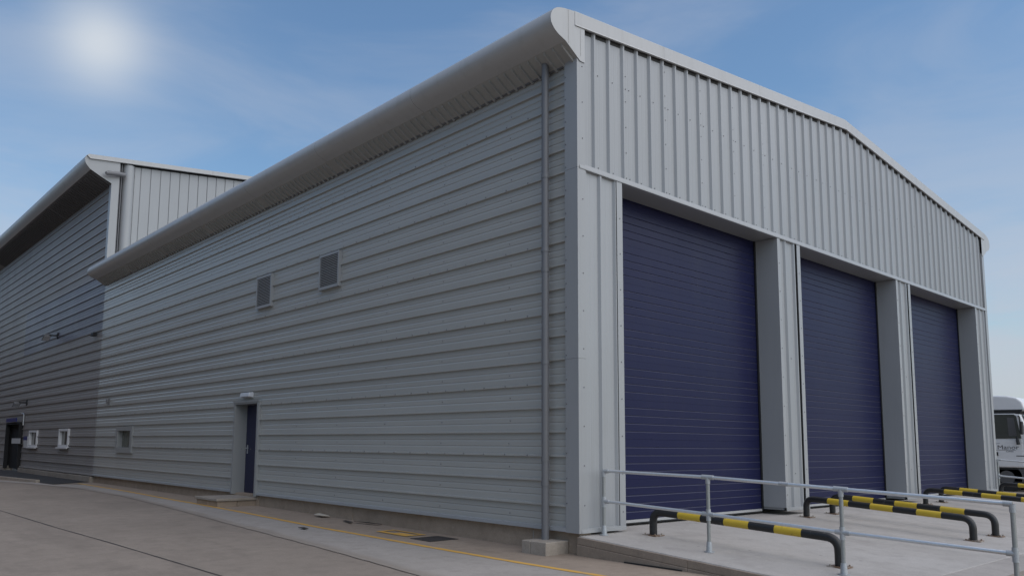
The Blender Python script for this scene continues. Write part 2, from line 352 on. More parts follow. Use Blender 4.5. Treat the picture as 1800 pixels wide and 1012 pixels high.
def profile(u0, u1, phase, pitch=P, depth=0.036, crest=0.012, base=0.019, stiff=True, sd=0.007):
    """outline of box-profile sheet: list of (u, d), ribs standing d proud at phase + k*pitch"""
    keys = []
    k0 = math.floor((u0-phase)/pitch)-1; k1 = math.ceil((u1-phase)/pitch)+1
    for k in range(k0, k1+1):
        c = phase + k*pitch
        keys += [(c-base, 0), (c-crest, depth), (c+crest, depth), (c+base, 0)]
        if stiff:
            for q in (0.36, 0.64):
                s_ = c + q*pitch
                keys += [(s_-0.016, 0), (s_+0.008, -sd), (s_+0.016, 0)]
    keys.sort()
    def at(u):
        for (a, da), (b, db) in zip(keys, keys[1:]):
            if a <= u <= b: return da + (db-da)*(u-a)/max(b-a, 1e-9)
        return 0
    return [(u0, at(u0))] + [(u, d) for u, d in keys if u0+1e-5 < u < u1-1e-5] + [(u1, at(u1))]

def side_sheet(parent, y0, y1, z0, z1, mat, x=0.0, out=0.0, phase=0.0, name='cladding_sheet'):
    b = MB(); b.strip([(x-d-out, z) for z, d in profile(z0, z1, phase)], 'y', y0, y1)
    return b.build(name, mat, parent)
def front_sheet(parent, x0, x1, z0, ztop, mat, y=0.0, phase=0.344, name='cladding_sheet', **kw):
    kw.setdefault('sd', 0.0015); kw.setdefault('base', 0.042); kw.setdefault('crest', 0.015); kw.setdefault('depth', 0.035); b = MB(); pr = profile(x0, x1, phase, **kw); i = len(b.v); n = len(pr)
    b.v += [(x, y-d, z0) for x, d in pr] + [(x, y-d, ztop(x)) for x, d in pr]
    for q in range(n-1): b.f.append((i+q, i+q+1, i+n+q+1, i+n+q)); b.mi.append(0)
    return b.build(name, mat, parent)

# side wall: rows of sheets lapped on every third rib, cut round the door and the window
DY0, DY1, DZ = 9.50, 10.80, 1.752           # side door opening with its flashings
WY0, WY1, WZ0, WZ1 = 18.06, 19.62, 0.47, 1.29
laps = [ZB] + [2*P + k for k in range(6)] + [ZS+0.05]
def cut_rows(parent, y0, y1, rows, holes, mat):
    for z0, z1 in rows:
        segs = [(y0, y1, z0, z1)]
        for hy0, hy1, hz0, hz1 in holes:
            out = []
            for a, b, c, d in segs:
                if hy0 >= b or hy1 <= a or hz0 >= d or hz1 <= c: out.append((a, b, c, d)); continue
                if hy0 > a: out.append((a, hy0, c, d))
                if hy1 < b: out.append((hy1, b, c, d))
                if hz1 < d: out.append((max(a, hy0), min(b, hy1), hz1, d))
                if hz0 > c: out.append((max(a, hy0), min(b, hy1), c, hz0))
            segs = out
        for a, b, c, d in segs: side_sheet(parent, a, b, c, d, mat if isinstance(mat, str) else mat(a, c))
cut_rows(wh, 0.19, LEN, list(zip(laps, laps[1:])), [(DY0, DY1, ZB, DZ), (WY0, WY1, WZ0, WZ1)], 'clad_side')
# wall core behind the sheets
c = MB()
for y0, y1, z0, z1 in ((0.1, DY0, ZB, ZS), (DY1, WY0, ZB, ZS), (WY1, LEN-0.1, ZB, ZS), (DY0, DY1, DZ, ZS), (WY0, WY1, ZB, WZ0), (WY0, WY1, WZ1, ZS)):
    c.box(0.02, 0.22, y0, y1, z0, z1)
c.build('wall_core', 'dark', wh)
c = MB(); c.box(W-0.2, W-0.02, 0.1, LEN-0.1, ZB, ZS); c.build('wall_core', 'dark', wh)
side_b = MB(); side_b.strip([(W+d, z) for z, d in profile(ZB, ZS, 0.0)], 'y', 0.19, LEN); side_b.build('cladding_sheet', 'clad_side', wh)

# foot flashing of the side wall: turned-out drip
def drip(parent, y0, y1, x=0.0, z=ZB, mat='trim'):
    b = MB(); b.strip([(x-0.002, z+0.06), (x-0.048, z+0.05), (x-0.055, z+0.012), (x-0.055, z), (x+0.03, z-0.004)], 'y', y0, y1); b.build('drip_flashing', mat, parent)
drip(wh, 0.15, DY0); drip(wh, DY1, LEN)

# plinth panels
js = [0.012, 0.90, 3.55, 5.62, 8.2, DY0-0.02, DY1+0.02, 13.2, 15.9, 18.6, 21.98]
for a, b in zip(js, js[1:]):
    m_ = MB(); m_.box(0.03+random.uniform(-.004, .004), 0.25, a+0.006, b-0.006, -1.1, ZB-0.004); m_.build('plinth_panel', 'plinth', wh, bev=0.008)

# gable: sheets run up to the verge
RIDGE_X = 8.5
def vtop(x): return 6.935 + 0.1005*(x if x <= RIDGE_X else 17.0-x)
def gtop(x): return vtop(x) - 0.15
first = 0.344
def ribx(k): return first + k*P
edges = [0.10] + [ribx(2)+k for k in range(16)] + [W-0.08]
edges = [e for e in edges if e < W-0.05] + ([] if abs(edges[-1]-(W-0.08)) < 1e-6 else [W-0.08])
for a, b in zip(edges, edges[1:]):
    if a < RIDGE_X < b:
        front_sheet(wh, a, RIDGE_X, ZO+0.02, gtop, 'clad'); front_sheet(wh, RIDGE_X, b, ZO+0.02, gtop, 'clad')
    else: front_sheet(wh, a, b, ZO+0.02, gtop, 'clad')
c = MB(); c.prism([(0.1, ZO+0.02), (W-0.1, ZO+0.02), (W-0.1, 6.78), (RIDGE_X, 7.62), (0.1, 6.78)], 'y', 0.012, 0.24); c.build('gable_core', 'dark', wh)
# head flashing over the doors
b = MB(); b.strip([(-0.003, ZO+0.075), (-0.040, ZO+0.070), (-0.052, ZO+0.010), (-0.052, ZO-0.006), (0.02, ZO-0.008)], 'x', -0.012, W+0.012); b.build('head_flashing', 'trim', wh)
# piers between the doors
PIERS = [(0.0, 0.926), (5.43, 6.288), (10.787, 11.60), (16.075, 17.0)]
PB = -0.300
for n, (a, b_) in enumerate(PIERS):
    zb = -0.345 if n == 0 else PB
    x0 = a+0.10 if n == 0 else a+0.06; x1 = b_-0.06 if n < 3 else b_-0.08
    ph = {0: 0.455, 1: 5.74, 2: 11.06, 3: 16.45}[n]
    front_sheet(wh, x0, x1, zb+0.05, lambda x: ZO+0.01, 'clad', y=0.0, phase=ph)
    c = MB(); c.box(a+0.012, b_-0.012, 0.012, 0.46, zb+0.01, ZO-0.012); c.build('pier_core', 'reveal', wh)
    for xe, sgn in ((a, 1), (b_, -1)):
        if (n == 0 and sgn == 1) or (n == 3 and sgn == -1): continue
        w_ = 0.125 if sgn == -1 else 0.10
        f_ = MB(); f_.box(min(xe, xe+sgn*w_), max(xe, xe+sgn*w_), -0.041, -0.036, zb+0.05, ZO-0.009); f_.box(xe if sgn > 0 else xe-0.005, xe+0.005 if sgn > 0 else xe, -0.0355, 0.44, zb+0.05, ZO-0.009)
        f_.box(xe+sgn*(w_-0.004), xe+sgn*w_, -0.0355, -0.002, zb+0.05, ZO-0.009) if sgn > 0 else f_.box(xe-w_, xe-w_+0.004, -0.0355, -0.002, zb+0.05, ZO-0.009)
        f_.build('jamb_flashing', 'trim' , wh)
        if sgn == -1:      # open shadow joint beside the flashing
            q = MB(); q.box(xe-w_-0.014, xe-w_-0.003, -0.0365, -0.003, zb+0.06, ZO-0.012); q.build('flashing_joint', 'dark', wh)
    q = MB(); q.strip([(-0.005, zb+0.06), (-0.046, zb+0.052), (-0.05, zb), (0.02, zb-0.002)], 'x', a-0.004, b_+0.004); q.build('foot_flashing', 'trim', wh)
# reveal side of first pier is its jamb flashing; heads of the openings
OPEN = [(0.926, 5.43), (6.288, 10.787), (11.60, 16.075)]
for a, b_ in OPEN:
    h_ = MB(); h_.box(a, b_, 0.022, 0.47, ZO-0.004, ZO+0.015); h_.build('door_head_lining', 'reveal', wh)
    sd_ = MB()
    sd_.box(a+0.001, a+0.05, 0.39, 0.41, PB, ZO-0.006); sd_.box(b_-0.05, b_-0.001, 0.39, 0.41, PB, ZO-0.006)
    sd_.box(a+0.05, b_-0.05, 0.405, 0.42, -0.345, -0.325, m=1); sd_.box(a+0.05, b_-0.05, 0.397, 0.43, -0.325, -0.286, m=2)
    dr = sd_.build('sectional_door', ['black', 'rubber', 'seal'], wh)
    dr['label'] = 'navy sectional door with fine horizontal ribs and pale bottom seal'
    z = -0.285
    while z < ZO-0.02:
        z1 = min(z+0.6, ZO-0.004)
        pr = [(0.412, z+0.001)]; led = []
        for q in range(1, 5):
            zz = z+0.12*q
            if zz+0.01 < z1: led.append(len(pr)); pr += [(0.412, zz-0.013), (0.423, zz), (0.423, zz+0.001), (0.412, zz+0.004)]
        pr += [(0.412, z1-0.001), (0.45, z1-0.001), (0.45, z+0.001)]
        s_ = MB(); s_.prism(pr, 'x', a+0.02, b_-0.02)
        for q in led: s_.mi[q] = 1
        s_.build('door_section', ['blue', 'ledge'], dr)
        z += 0.6
# corner flashings (folded)
def corner(parent, x0, sx, y0, z0, z1, w1=0.105, w2=0.195, mat='trim'):
    b = MB()
    b.box(*(sorted((x0, x0+sx*w1))), y0-0.044, y0-0.038, z0, z1)
    xs = sorted((x0-sx*0.054, x0-sx*0.048)); b.box(xs[0], xs[1], y0-0.044, y0+w2, z0, z1)
    b.box(*(sorted((x0-sx*0.048, x0))), y0-0.0435, y0-0.0385, z0, z1)
    xs = sorted((x0+sx*(w1-0.004), x0+sx*w1)); b.box(xs[0], xs[1], y0-0.0375, y0-0.002, z0, z1)
    xs = sorted((x0-sx*0.0475, x0-sx*0.002)); b.box(xs[0], xs[1], y0+w2-0.004, y0+w2-0.0005, z0, z1)
    return b.build('corner_flashing', mat, parent)
corner(wh, 0.0, 1, 0.0, -0.345, 1.985); corner(wh, 0.0, 1, 0.0, 1.988, ZO-0.002); corner(wh, 0.0, 1, 0.0, ZO+0.002, 6.29)
corner(wh, W, -1, 0.0, PB, ZO-0.002); corner(wh, W, -1, 0.0, ZO+0.002, 6.29)

# verge flashing, in lengths
def verge(xa, xb, drop=0.215, y=-0.062):
    b = MB()
    za, zb = vtop(xa), vtop(xb)
    i = len(b.v)
    for x, z in ((xa, za), (xb, zb)):
        b.v += [(x, 0.25, z+0.008), (x, y+0.01, z+0.008), (x, y, z-0.004), (x, y-0.003, z-drop+0.02), (x, y-0.012, z-drop), (x, y+0.014, z-drop-0.004), (x, y+0.03, z-drop+0.05), (x, 0.25, z-0.03)]
    n = 8
    for q in range(n): b.f.append((i+q, i+(q+1) % n, i+n+(q+1) % n, i+n+q)); b.mi.append(0)
    b.f += [tuple(range(i+n-1, i-1, -1)), tuple(range(i+n, i+2*n))]; b.mi += [0, 0]
    return b.build('verge_flashing', 'eave', wh)
vx = [-0.11, 2.0, 4.95, RIDGE_X, 12.0, 15.0, 17.11]
for a, b_ in zip(vx, vx[1:]): verge(a+0.0015, b_-0.0015)
# dark filler gap under the verge
for xa, xb in ((0.1, RIDGE_X), (RIDGE_X, W-0.1)):
    f_ = MB(); i = 0
    f_.v = [(xa, 0.0105, gtop(xa)-0.09), (xb, 0.0105, gtop(xb)-0.09), (xb, 0.0105, gtop(xb)), (xa, 0.0105, gtop(xa)), (xa, -0.001, gtop(xa)-0.012), (xb, -0.001, gtop(xb)-0.012)]
    f_.f = [(0, 1, 2, 3)]; f_.mi = [0]; f_.build('profile_filler', 'filler', wh)
    f_ = MB(); f_.v = [(xa, -0.002, gtop(xa)-0.115), (xb, -0.002, gtop(xb)-0.115), (xb, -0.002, gtop(xb)-0.05), (xa, -0.002, gtop(xa)-0.05)]; f_.f = [(0, 1, 2, 3)]; f_.mi = [0]
    f_.build('profile_filler', 'filler', wh)

# rounded eave along the side wall
def nose(x0, sx):   # outline from soffit to roof
    pts = [(-0.30, 6.415), (-0.40, 6.447), (-0.46, 6.471), (-0.52, 6.505), (-0.563, 6.548), (-0.592, 6.592), (-0.603, 6.645), (-0.596, 6.70), (-0.572, 6.755), (-0.53, 6.802), (-0.478, 6.838), (-0.42, 6.862), (-0.33, 6.885), (-0.10, 6.925), (0.10, 6.946)]
    return [(x0+sx*u, z) for u, z in pts]
ey = [-0.05, 3.2, 6.4, 9.6, 12.8, 16.0, 19.2, LEN+0.05]
for a, b_ in zip(ey, ey[1:]):
    b = MB(); b.strip(nose(0, 1), 'y', a+0.002, b_-0.002); b.build('eave_nosing', 'eave', wh, smooth=True)
    b = MB(); b.strip([(u+0.004, z-0.0 if u > -0.4 else z) for u, z in [(x+0.005 if x < -0.3 else x, z-0.004 if z > 6.7 else z+0.004) for x, z in nose(0, 1)]], 'y', b_-0.05, b_+0.05); b.build('eave_joint_strap', 'dark', wh, smooth=True)
b = MB(); b.strip(nose(W, -1), 'y', -0.05, LEN+0.05); b.build('eave_nosing', 'eave', wh, smooth=True)
for x0, sx in ((0, 1), (W, -1)):
    for yy in (-0.05, LEN+0.05):
        d_ = -0.008 if yy < 1 else 0.008
        pl_ = [(x0+sx*0.002, 6.222), (x0-sx*0.30, 6.4155)] + nose(x0, sx)[1:-1] + [(x0+sx*0.10, 6.80), (x0+sx*0.10, 6.222)]
        b = MB(); b.prism(pl_, 'y', min(yy, yy+d_), max(yy, yy+d_)); b.build('eave_end_cap', 'eave', wh)
    if sx == 1:
        b = MB(); b.box(x0-0.245, x0-0.241, -0.0605, -0.0585, 6.40, 6.893); b.box(x0+0.008, x0+0.012, -0.0605, -0.0585, 6.29, 6.70); b.build('end_cap_joint', 'soffit', wh)
# ribbed soffit
def soffit(y0, y1, name, parent, xa, za, xb, zb, pitch, mat, ribs=True):
    b = MB(); n_ = int((y1-y0)/pitch); dz = (zb-za); nl = math.hypot(xb-xa, zb-za); ux, uz = (zb-za)/nl, -(xb-xa)/nl   # normal
    if uz > 0: ux, uz = -ux, -uz
    b.quad((xa, y0, za), (xa, y1, za), (xb, y1, zb), (xb, y0, zb))
    o = b.build(name, mat, parent)
    if ribs:
        for q in range(n_):
            yc = y0 + (q+0.5)*pitch; r_ = MB(); h = 0.034; w1, w2 = 0.022, 0.014; e = 0.06
            P0, P1 = (xa, za), (xb, zb)
            def pp(t, d): return (P0[0]+(P1[0]-P0[0])*t+ux*d, P0[1]+(P1[1]-P0[1])*t+uz*d)
            A = pp(0.0, 0.0005); B = pp(1.0-0.03, 0.0005); A2 = pp(0.0, h); B2 = pp(1.0-0.12, h)
            v = [(A[0], yc-w1, A[1]), (A[0], yc+w1, A[1]), (B[0], yc+w1*0.6, B[1]), (B[0], yc-w1*0.6, B[1]), (A2[0], yc-w2, A2[1]), (A2[0], yc+w2, A2[1]), (B2[0], yc+w2*0.8, B2[1]), (B2[0], yc-w2*0.8, B2[1])]
            r_.v = v; r_.f = [(4,5,6,7),(0,1,5,4),(1,2,6,5),(2,3,7,6),(3,0,4,7)]; r_.mi = [0]*5
            r_.build('soffit_rib', mat, o)
    return o
for a, b_ in zip(ey, ey[1:]):
    soffit(a, b_, 'soffit_panel', wh, -0.002, 6.222, -0.302, 6.4155, 0.1685, 'soffit')
soffit(0.0, LEN, 'soffit_panel', wh, W+0.002, 6.222, W+0.302, 6.4155, 0.1685, 'soffit', ribs=False)
b = MB(); b.strip([(-0.003, 6.220), (-0.036, 6.222), (-0.038, 6.240), (-0.003, 6.232)], 'y', 0.195, LEN); b.build('soffit_edge_trim', 'pipe', wh)
# roof slopes
for pl_ in ([(0.05, 6.93), (RIDGE_X, 7.785), (RIDGE_X, 7.70), (0.05, 6.84)], [(RIDGE_X, 7.785), (W-0.05, 6.93), (W-0.05, 6.84), (RIDGE_X, 7.70)]):
    b = MB(); b.prism(pl_, 'y', 0.26, LEN); b.build('roof', 'clad', wh)

# screws, one joined part per wall
def head(b, c, n, r=0.0082, h=0.007):
    c = Vector(c); n = Vector(n); u = n.orthogonal().normalized(); w_ = n.cross(u); i = len(b.v)
    b.v += [tuple(c+u*r*1.25*math.cos(a)+w_*r*1.25*math.sin(a)) for a in [k_*math.pi/3 for k_ in range(6)]] + [tuple(c+n*h+u*r*math.cos(a)+w_*r*math.sin(a)) for a in [k_*math.pi/3 for k_ in range(6)]]
    for q in range(6): b.f.append((i+q, i+(q+1) % 6, i+6+(q+1) % 6, i+6+q)); b.mi.append(0)
    b.f.append(tuple(range(i+6, i+12))); b.mi.append(0)
s = MB(); nF = (0, -1, 0)
for k_ in range(49):
    x = ribx(k_)
    lap = k_ % 3 == 2
    for z in (ZO+0.11, 6.16):
        if z > gtop(x)-0.2: continue
        head(s, (x+0.10 if not lap else x+0.075, -0.001, z), nF)
        if lap: head(s, (x+0.155, -0.001, z), nF)
    if lap:
        z = ZO+0.50
        while z < gtop(x)-0.15:
            head(s, (x+0.075, -0.001, z), nF); z += 0.40
for z in [5.10, 5.63, 6.16, 6.6]: head(s, (0.055, -0.044, z), nF)
for n, (a, b_) in enumerate(PIERS):
    for q in range(9):
        z = 0.0 + q*0.525
        if n == 0:
            head(s, (0.055, -0.044, z+0.02), nF)
        if n < 3: head(s, (b_-0.06, -0.041, z-0.1), nF)
        if n > 0: head(s, (a+0.05, -0.041, z-0.02), nF)
        if q in (0, 4): head(s, ((a+b_)/2+0.02, -0.001, z+0.35), nF)
stuff(s.build('fixing_screws', 'screw', wh))
s = MB(); nS = (-1, 0, 0)
for k_ in range(0, 19):
    head(s, (-0.054, 0.175, k_*P+0.04), nS)
for k_ in range(2, 18, 3):
    y = 0.95
    while y < LEN:
        head(s, (-0.036, y, k_*P+0.006), nS, 0.009, 0.010); y += 0.47
y = 1.36
while y < LEN:
    for k_ in range(-1, 18):
        if not (DY0-0.1 < y < DY1+0.1 and k_*P < 1.8): head(s, (0.0, y+random.uniform(-.02, .02), k_*P+0.165), nS)
    y += 1.62
stuff(s.build('fixing_screws', 'screw', wh))

# downpipe with collars and clips
b = MB(); b.tube([(-0.135, 0.50, -0.46), (-0.135, 0.50, 3.0), (-0.135, 0.50, 6.32)], 0.052, 20); dp_ = b.build('downpipe', 'pipe', wh, smooth=True)
for z in (4.64, 3.56, 3.27, 1.96, 0.62, 0.29):
    b = MB(); b.tube([(-0.135, 0.50, z-0.03), (-0.135, 0.50, z+0.03)], 0.0585, 20); b.build('collar', 'pipe', dp_, smooth=True)

# louvre vents
for vy0, vy1, vz0, vz1, lab in ((6.22, 6.99, 3.90, 4.622, 'right-hand louvre vent, nearer the downpipe'), (9.115, 9.86, 3.868, 4.614, 'left-hand louvre vent, above the side door')):
    b = MB(); fw = 0.05
    b.box(-0.078, 0.0, vy0, vy1, vz1-fw, vz1); b.box(-0.078, 0.0, vy0, vy1, vz0, vz0+fw)
    b.box(-0.0775, 0.0, vy0, vy0+fw*0.8, vz0+fw, vz1-fw); b.box(-0.0775, 0.0, vy1-fw*0.8, vy1, vz0+fw, vz1-fw)
    b.box(-0.036, -0.030, vy0+0.03, vy1-0.03, vz0+0.04, vz1-0.04, m=1)
    v = b.build('louvre_vent', ['trim', 'dark'], wh); v['label'] = lab
    n_ = 18; hh = (vz1-vz0-2*fw)/n_
    for q in range(n_):
        z = vz0+fw+hh*q
        l = MB(); l.prism([(-0.070, z+0.001), (-0.073, z+hh*0.46), (-0.040, z+hh*0.95), (-0.038, z+hh*0.62)], 'y', vy0+0.038, vy1-0.038); l.build('slat', 'trim', v)

# side door in its lined recess
b = MB()
fx = -0.072
b.box(fx, 0.255, DY0, DY0+0.075, -0.37, DZ); b.box(fx, 0.255, DY1-0.075, DY1, -0.37, DZ); b.box(fx+0.001, 0.255, DY0+0.075, DY1-0.075, DZ-0.05, DZ); b.box(fx-0.014, fx+0.02, DY0-0.02, DY1+0.02, DZ-0.012, DZ+0.03)
b.build('door_lining', 'reveal', wh)
b = MB(); b.box(0.24, 0.285, DY0+0.075, DY1-0.075, -0.365, DZ-0.05); d_ = b.build('side_door', 'pblue', wh); d_['label'] = 'plain dark blue side door set back in its recess'
b = MB(); yh = DY1-0.17; b.box(0.232, 0.24, yh-0.02, yh+0.02, 0.56, 0.76); b.tube([(0.235, yh, 0.69), (0.19, yh, 0.69)], 0.010, 8); b.tube([(0.195, yh+0.005, 0.69), (0.195, yh-0.12, 0.69)], 0.009, 8); b.build('door_handle', 'galv', d_)
b = MB(); b.box(0.0, 0.3, DY0-0.01, DY1+0.01, -0.9, -0.37); b.build('door_sill', 'plinth', wh)
# window of the side wall
def side_window(parent, y0, y1, z0, z1, fm, pm, depth, fw, proud, label, sill=False):
    b = MB(); x0, x1 = -proud, depth
    b.box(x0, x1, y0, y0+fw, z0, z1); b.box(x0, x1, y1-fw, y1, z0, z1); b.box(x0+0.001, x1, y0+fw, y1-fw, z1-fw*0.8, z1); b.box(x0+0.001, x1, y0+fw, y1-fw, z0, z0+fw)
    w = b.build('window', fm, parent); w['label'] = label
    b = MB(); b.box(depth-0.02, depth-0.008, y0+fw, y1-fw, z0+fw, z1-fw*0.8); b.build('pane', pm, w)
    if sill:
        b = MB(); b.box(-proud-0.06, -proud-0.001, y0-0.06, y1+0.06, z0-0.035, z0+0.02); b.build('sill', fm, w)
    return w
side_window(wh, WY0, WY1, WZ0, WZ1, 'reveal', 'blind', 0.12, 0.17, 0.062, 'grey framed recessed window with a drawn blind')

# ------------------------------------------------------------------ taller warehouse on the left
tw = thing('tall_warehouse', (0, LEN, 0), 'taller mauve-grey clad warehouse behind and left of the loading warehouse', 'warehouse')
tw.location = (0, 0, 0)
Y2, Y3, ZS2 = LEN+0.003, 62.0, 9.86
holes2 = [(25.25, 26.62, 0.57, 1.285), (30.12, 31.55, 0.545, 1.262), (33.0, 35.9, ZB, 1.66)]
laps2 = [ZB] + [2*P + q for q in range(9)] + [9.667, ZS2]
rows2 = [(a, b_) for a, b_ in zip(laps2, laps2[1:]) if b_-a > 0.02]
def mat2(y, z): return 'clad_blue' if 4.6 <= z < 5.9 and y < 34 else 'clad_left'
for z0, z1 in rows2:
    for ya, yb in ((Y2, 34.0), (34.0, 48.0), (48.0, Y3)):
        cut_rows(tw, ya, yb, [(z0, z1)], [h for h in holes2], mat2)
c = MB()
for y0, y1, z0, z1 in ((Y2, 25.25, ZB, ZS2), (26.62, 30.12, ZB, ZS2), (31.55, 33.0, ZB, ZS2), (35.9, Y3, ZB, ZS2), (25.25, 26.62, 1.285, ZS2), (25.25, 26.62, ZB, .57), (30.12, 31.55, 1.262, ZS2), (30.12, 31.55, ZB, .545), (33.0, 35.9, 1.66, ZS2)):
    c.box(0.02, 0.22, y0, y1, z0, z1)
c.build('wall_core', 'dark', tw)
for a, b_ in ((Y2, 27.5), (27.5, 33.0), (35.9, 44.0), (44.0, 60.0)):
    m_ = MB(); m_.box(-0.10, 0.25, a+0.006, b_-0.006, -1.0, ZB-0.03); m_.build('plinth_panel', 'block', tw, bev=0.01)
drip(tw, Y2, 33.0, mat='clad_left')
side_window(tw, 25.25, 26.62, 0.57, 1.285, 'white', 'glass', 0.06, 0.11, 0.065, 'white framed window second from the black entrance', True)
side_window(tw, 30.12, 31.55, 0.545, 1.262, 'white', 'glass', 0.06, 0.11, 0.065, 'white framed window next to the black entrance', True)
b = MB(); b.box(-0.15, 0.0, 33.0, 33.12, -0.45, 1.66); b.box(-0.15, 0.0, 35.78, 35.9, -0.45, 1.66); b.box(-0.15, 0.0, 33.12, 35.78, 1.56, 1.66); b.box(0.10, 0.14, 33.0, 35.9, -0.45, 1.66); e_ = b.build('entrance_door', 'dark', tw); e_['label'] = 'near-black entrance door in a dark frame'
# eave of the tall warehouse
n2 = [(-0.75, 10.235), (-0.80, 10.272), (-0.88, 10.36), (-0.945, 10.47), (-0.962, 10.56), (-0.945, 10.65), (-0.90, 10.72), (-0.80, 10.765), (-0.5, 10.80), (0.2, 10.87)]
ey2 = [LEN-0.10, 28, 34, 40, 46, 52, 58, Y3]
for a, b_ in zip(ey2, ey2[1:]):
    b = MB(); b.strip(n2, 'y', a+0.002, b_-0.002); b.build('eave_nosing', 'eave', tw, smooth=True)
    soffit(a, b_, 'soffit_panel', tw, -0.002, ZS2+0.01, -0.752, 10.237, 0.25, 'soffit_shaded', ribs=a < 40)
cap = [(-0.045, 9.885), (-0.42, 10.06)] + n2[:-2] + [(-0.5, 10.80), (0.21, 10.87), (0.21, 6.4), (-0.045, 6.4)]
b = MB(); b.prism(cap, 'y', LEN-0.108, LEN-0.10); b.build('eave_end_cap', 'trim', tw)
b = MB(); b.box(-0.045, -0.04, LEN-0.10, LEN+0.12, 6.4, 9.88); b.build('corner_return', 'trim', tw)
def v2(x): return 10.835 + 0.1005*x
b = MB(); b.prism([(-0.90, v2(-0.9)-0.055), (-0.86, v2(-0.86)+0.0), (16.0, v2(16)), (16.0, v2(16)-0.17), (-0.80, v2(-0.8)-0.155)], 'y', LEN-0.17, LEN-0.11); b.build('verge_flashing', 'eave', tw)
b = MB(); b.box(3.55, 3.56, LEN-0.172, LEN-0.17, v2(3.55)-0.165, v2(3.55)-0.005); b.build('verge_joint', 'soffit', tw)
# rounded corner, pipes in the recess, gable sheets
b = MB(); b.strip([(0.56-0.20*math.cos(R(a)), LEN+0.08-0.20*math.sin(R(a))) for a in range(0, 181, 15)], 'z', 6.4, 10.70); b.build('rounded_corner', 'trim', tw, smooth=True)
b = MB(); b.box(0.21, 0.40, LEN+0.05, LEN+0.06, 6.4, 10.75); b.build('recess_back', 'dark', tw)
for xx in (0.245, 0.31):
    b = MB(); b.tube([(xx, LEN+0.01, 6.4), (xx, LEN+0.01, 10.70)], 0.022, 8); b.build('conduit', 'pipe', tw, smooth=True)
b = MB(); b.tube([(-0.30, LEN-0.28, 10.12), (-0.27, LEN-0.30, 10.16), (-0.20, LEN-0.30, 10.185), (0.10, LEN-0.26, 10.23), (0.36, LEN-0.15, 10.27)], [0.05, 0.075, 0.08, 0.08, 0.08], 14); b.build('overflow_pipe', 'pipe', tw, smooth=True)
xg = 0.76; 
while xg < 15.9:
    x1 = min(xg+1.056, 16.0)
    front_sheet(tw, xg, x1, 6.5, lambda x: v2(x)-0.20, 'clad', y=LEN+0.02, phase=0.973, pitch=0.352, depth=-0.03, crest=0.008, base=0.016, stiff=False); xg += 1.056
b = MB(); b.strip([(0, -0.12), (0, 0)], 'y', 0, 0.001)
c = MB(); c.prism([(0.45, 6.3), (16.0, 6.3), (16.0, v2(16)-0.05), (0.45, v2(0.45)-0.05)], 'y', LEN+0.07, LEN+0.25); c.build('gable_core', 'dark', tw)
b = MB(); b.prism([(0.0, 10.82), (16.0, 12.4), (16.0, 12.3), (0.0, 10.72)], 'y', LEN-0.09, Y3); b.build('roof', 'clad_left', tw)

# ------------------------------------------------------------------ things on and around the walls
o = thing('bulkhead_light', (-0.035, 10.16, 1.91), 'small pale bulkhead light above the blue side door', 'light')
b = MB(); b.box(0.0, 0.035, -0.25, 0.25, -0.06, 0.06); b.build('back_plate', 'white', o, bev=0.008)
b = MB(); b.prism([(-0.09, -0.045), (-0.075, 0.05), (0.0, 0.055), (0.0, -0.055)], 'y', -0.235, 0.235); b.build('diffuser', 'lamp', o, bev=0.012)
def flood(loc, label):
    o = thing('floodlight', loc, label, 'floodlight', 'floodlights on the tall warehouse')
    b = MB(); b.box(0.30, 0.34, -0.08, 0.08, -0.10, 0.10); b.build('wall_plate', 'rubber', o)
    b = MB(); b.tube([(0.32, 0, 0), (0.10, 0.05, 0.02), (0.0, 0.2, 0.12)], 0.03, 8); b.build('arm', 'rubber', o, smooth=True)
    b = MB(); b.prism([(-0.16, 0.02), (-0.13, 0.10), (0.10, 0.10), (0.13, 0.02)], 'y', 0.1, 0.55); b.build('lamp_head', 'pipe', o, bev=0.02)
    b = MB(); b.box(-0.13, 0.10, 0.13, 0.52, 0.005, 0.019); b.build('lens', 'lamp', o)
    for ch in o.children: ch.rotation_euler = (R(-22), 0, 0)
    return o
flood((-0.34, 28.0, 5.05), 'upper floodlight on an arm beside the blue-grey sheets')
flood((-0.34, 32.6, 2.50), 'lower floodlight near the black entrance')
o = thing('sensor_box', (-0.06, 22.6, 4.55), 'small black sensor box below the eave corner', 'sensor')
b = MB(); b.prism([(-0.14, -0.05), (-0.10, 0.07), (0.02, 0.08), (0.02, -0.06)], 'y', -0.14, 0.14); b.build('housing', 'rubber', o, bev=0.015)
o = thing('wall_bracket', (-0.03, 20.7, 2.1), 'small dark bracket on the wall above the recessed window', 'bracket')
b = MB(); b.box(0.0, 0.03, -0.07, 0.07, -0.12, 0.12); b.build('plate', 'pipe', o); b = MB(); b.box(-0.07, 0.0, -0.05, 0.05, -0.02, 0.10); b.build('hook', 'pipe', o, bev=0.01)
o = thing('entrance_sign', (-0.19, 34.55, 1.76), 'small blue sign over the black entrance', 'sign')
b = MB(); b.box(-0.03, 0.03, -1.0, 1.0, -0.085, 0.085); b.build('board', 'sign', o)
o = thing('wall_notice', (-0.19, 33.3, 0.81), 'white paper notice stuck across the black entrance', 'notice')
b = MB(); b.box(-0.012, 0.004, -0.85, 0.85, -0.115, 0.115); b.build('sheet', 'paper', o)
o = thing('wall_notice', (-0.07, 32.0, 0.80), 'narrow pale notice between the entrance and the first white window', 'notice')
b = MB(); b.box(-0.012, 0.03, -0.36, 0.36, -0.28, 0.22); b.build('sheet', 'paper', o)
b = MB(); b.box(-0.016, -0.0125, -0.36, 0.36, 0.05, 0.22); b.build('heading', 'sign', o)
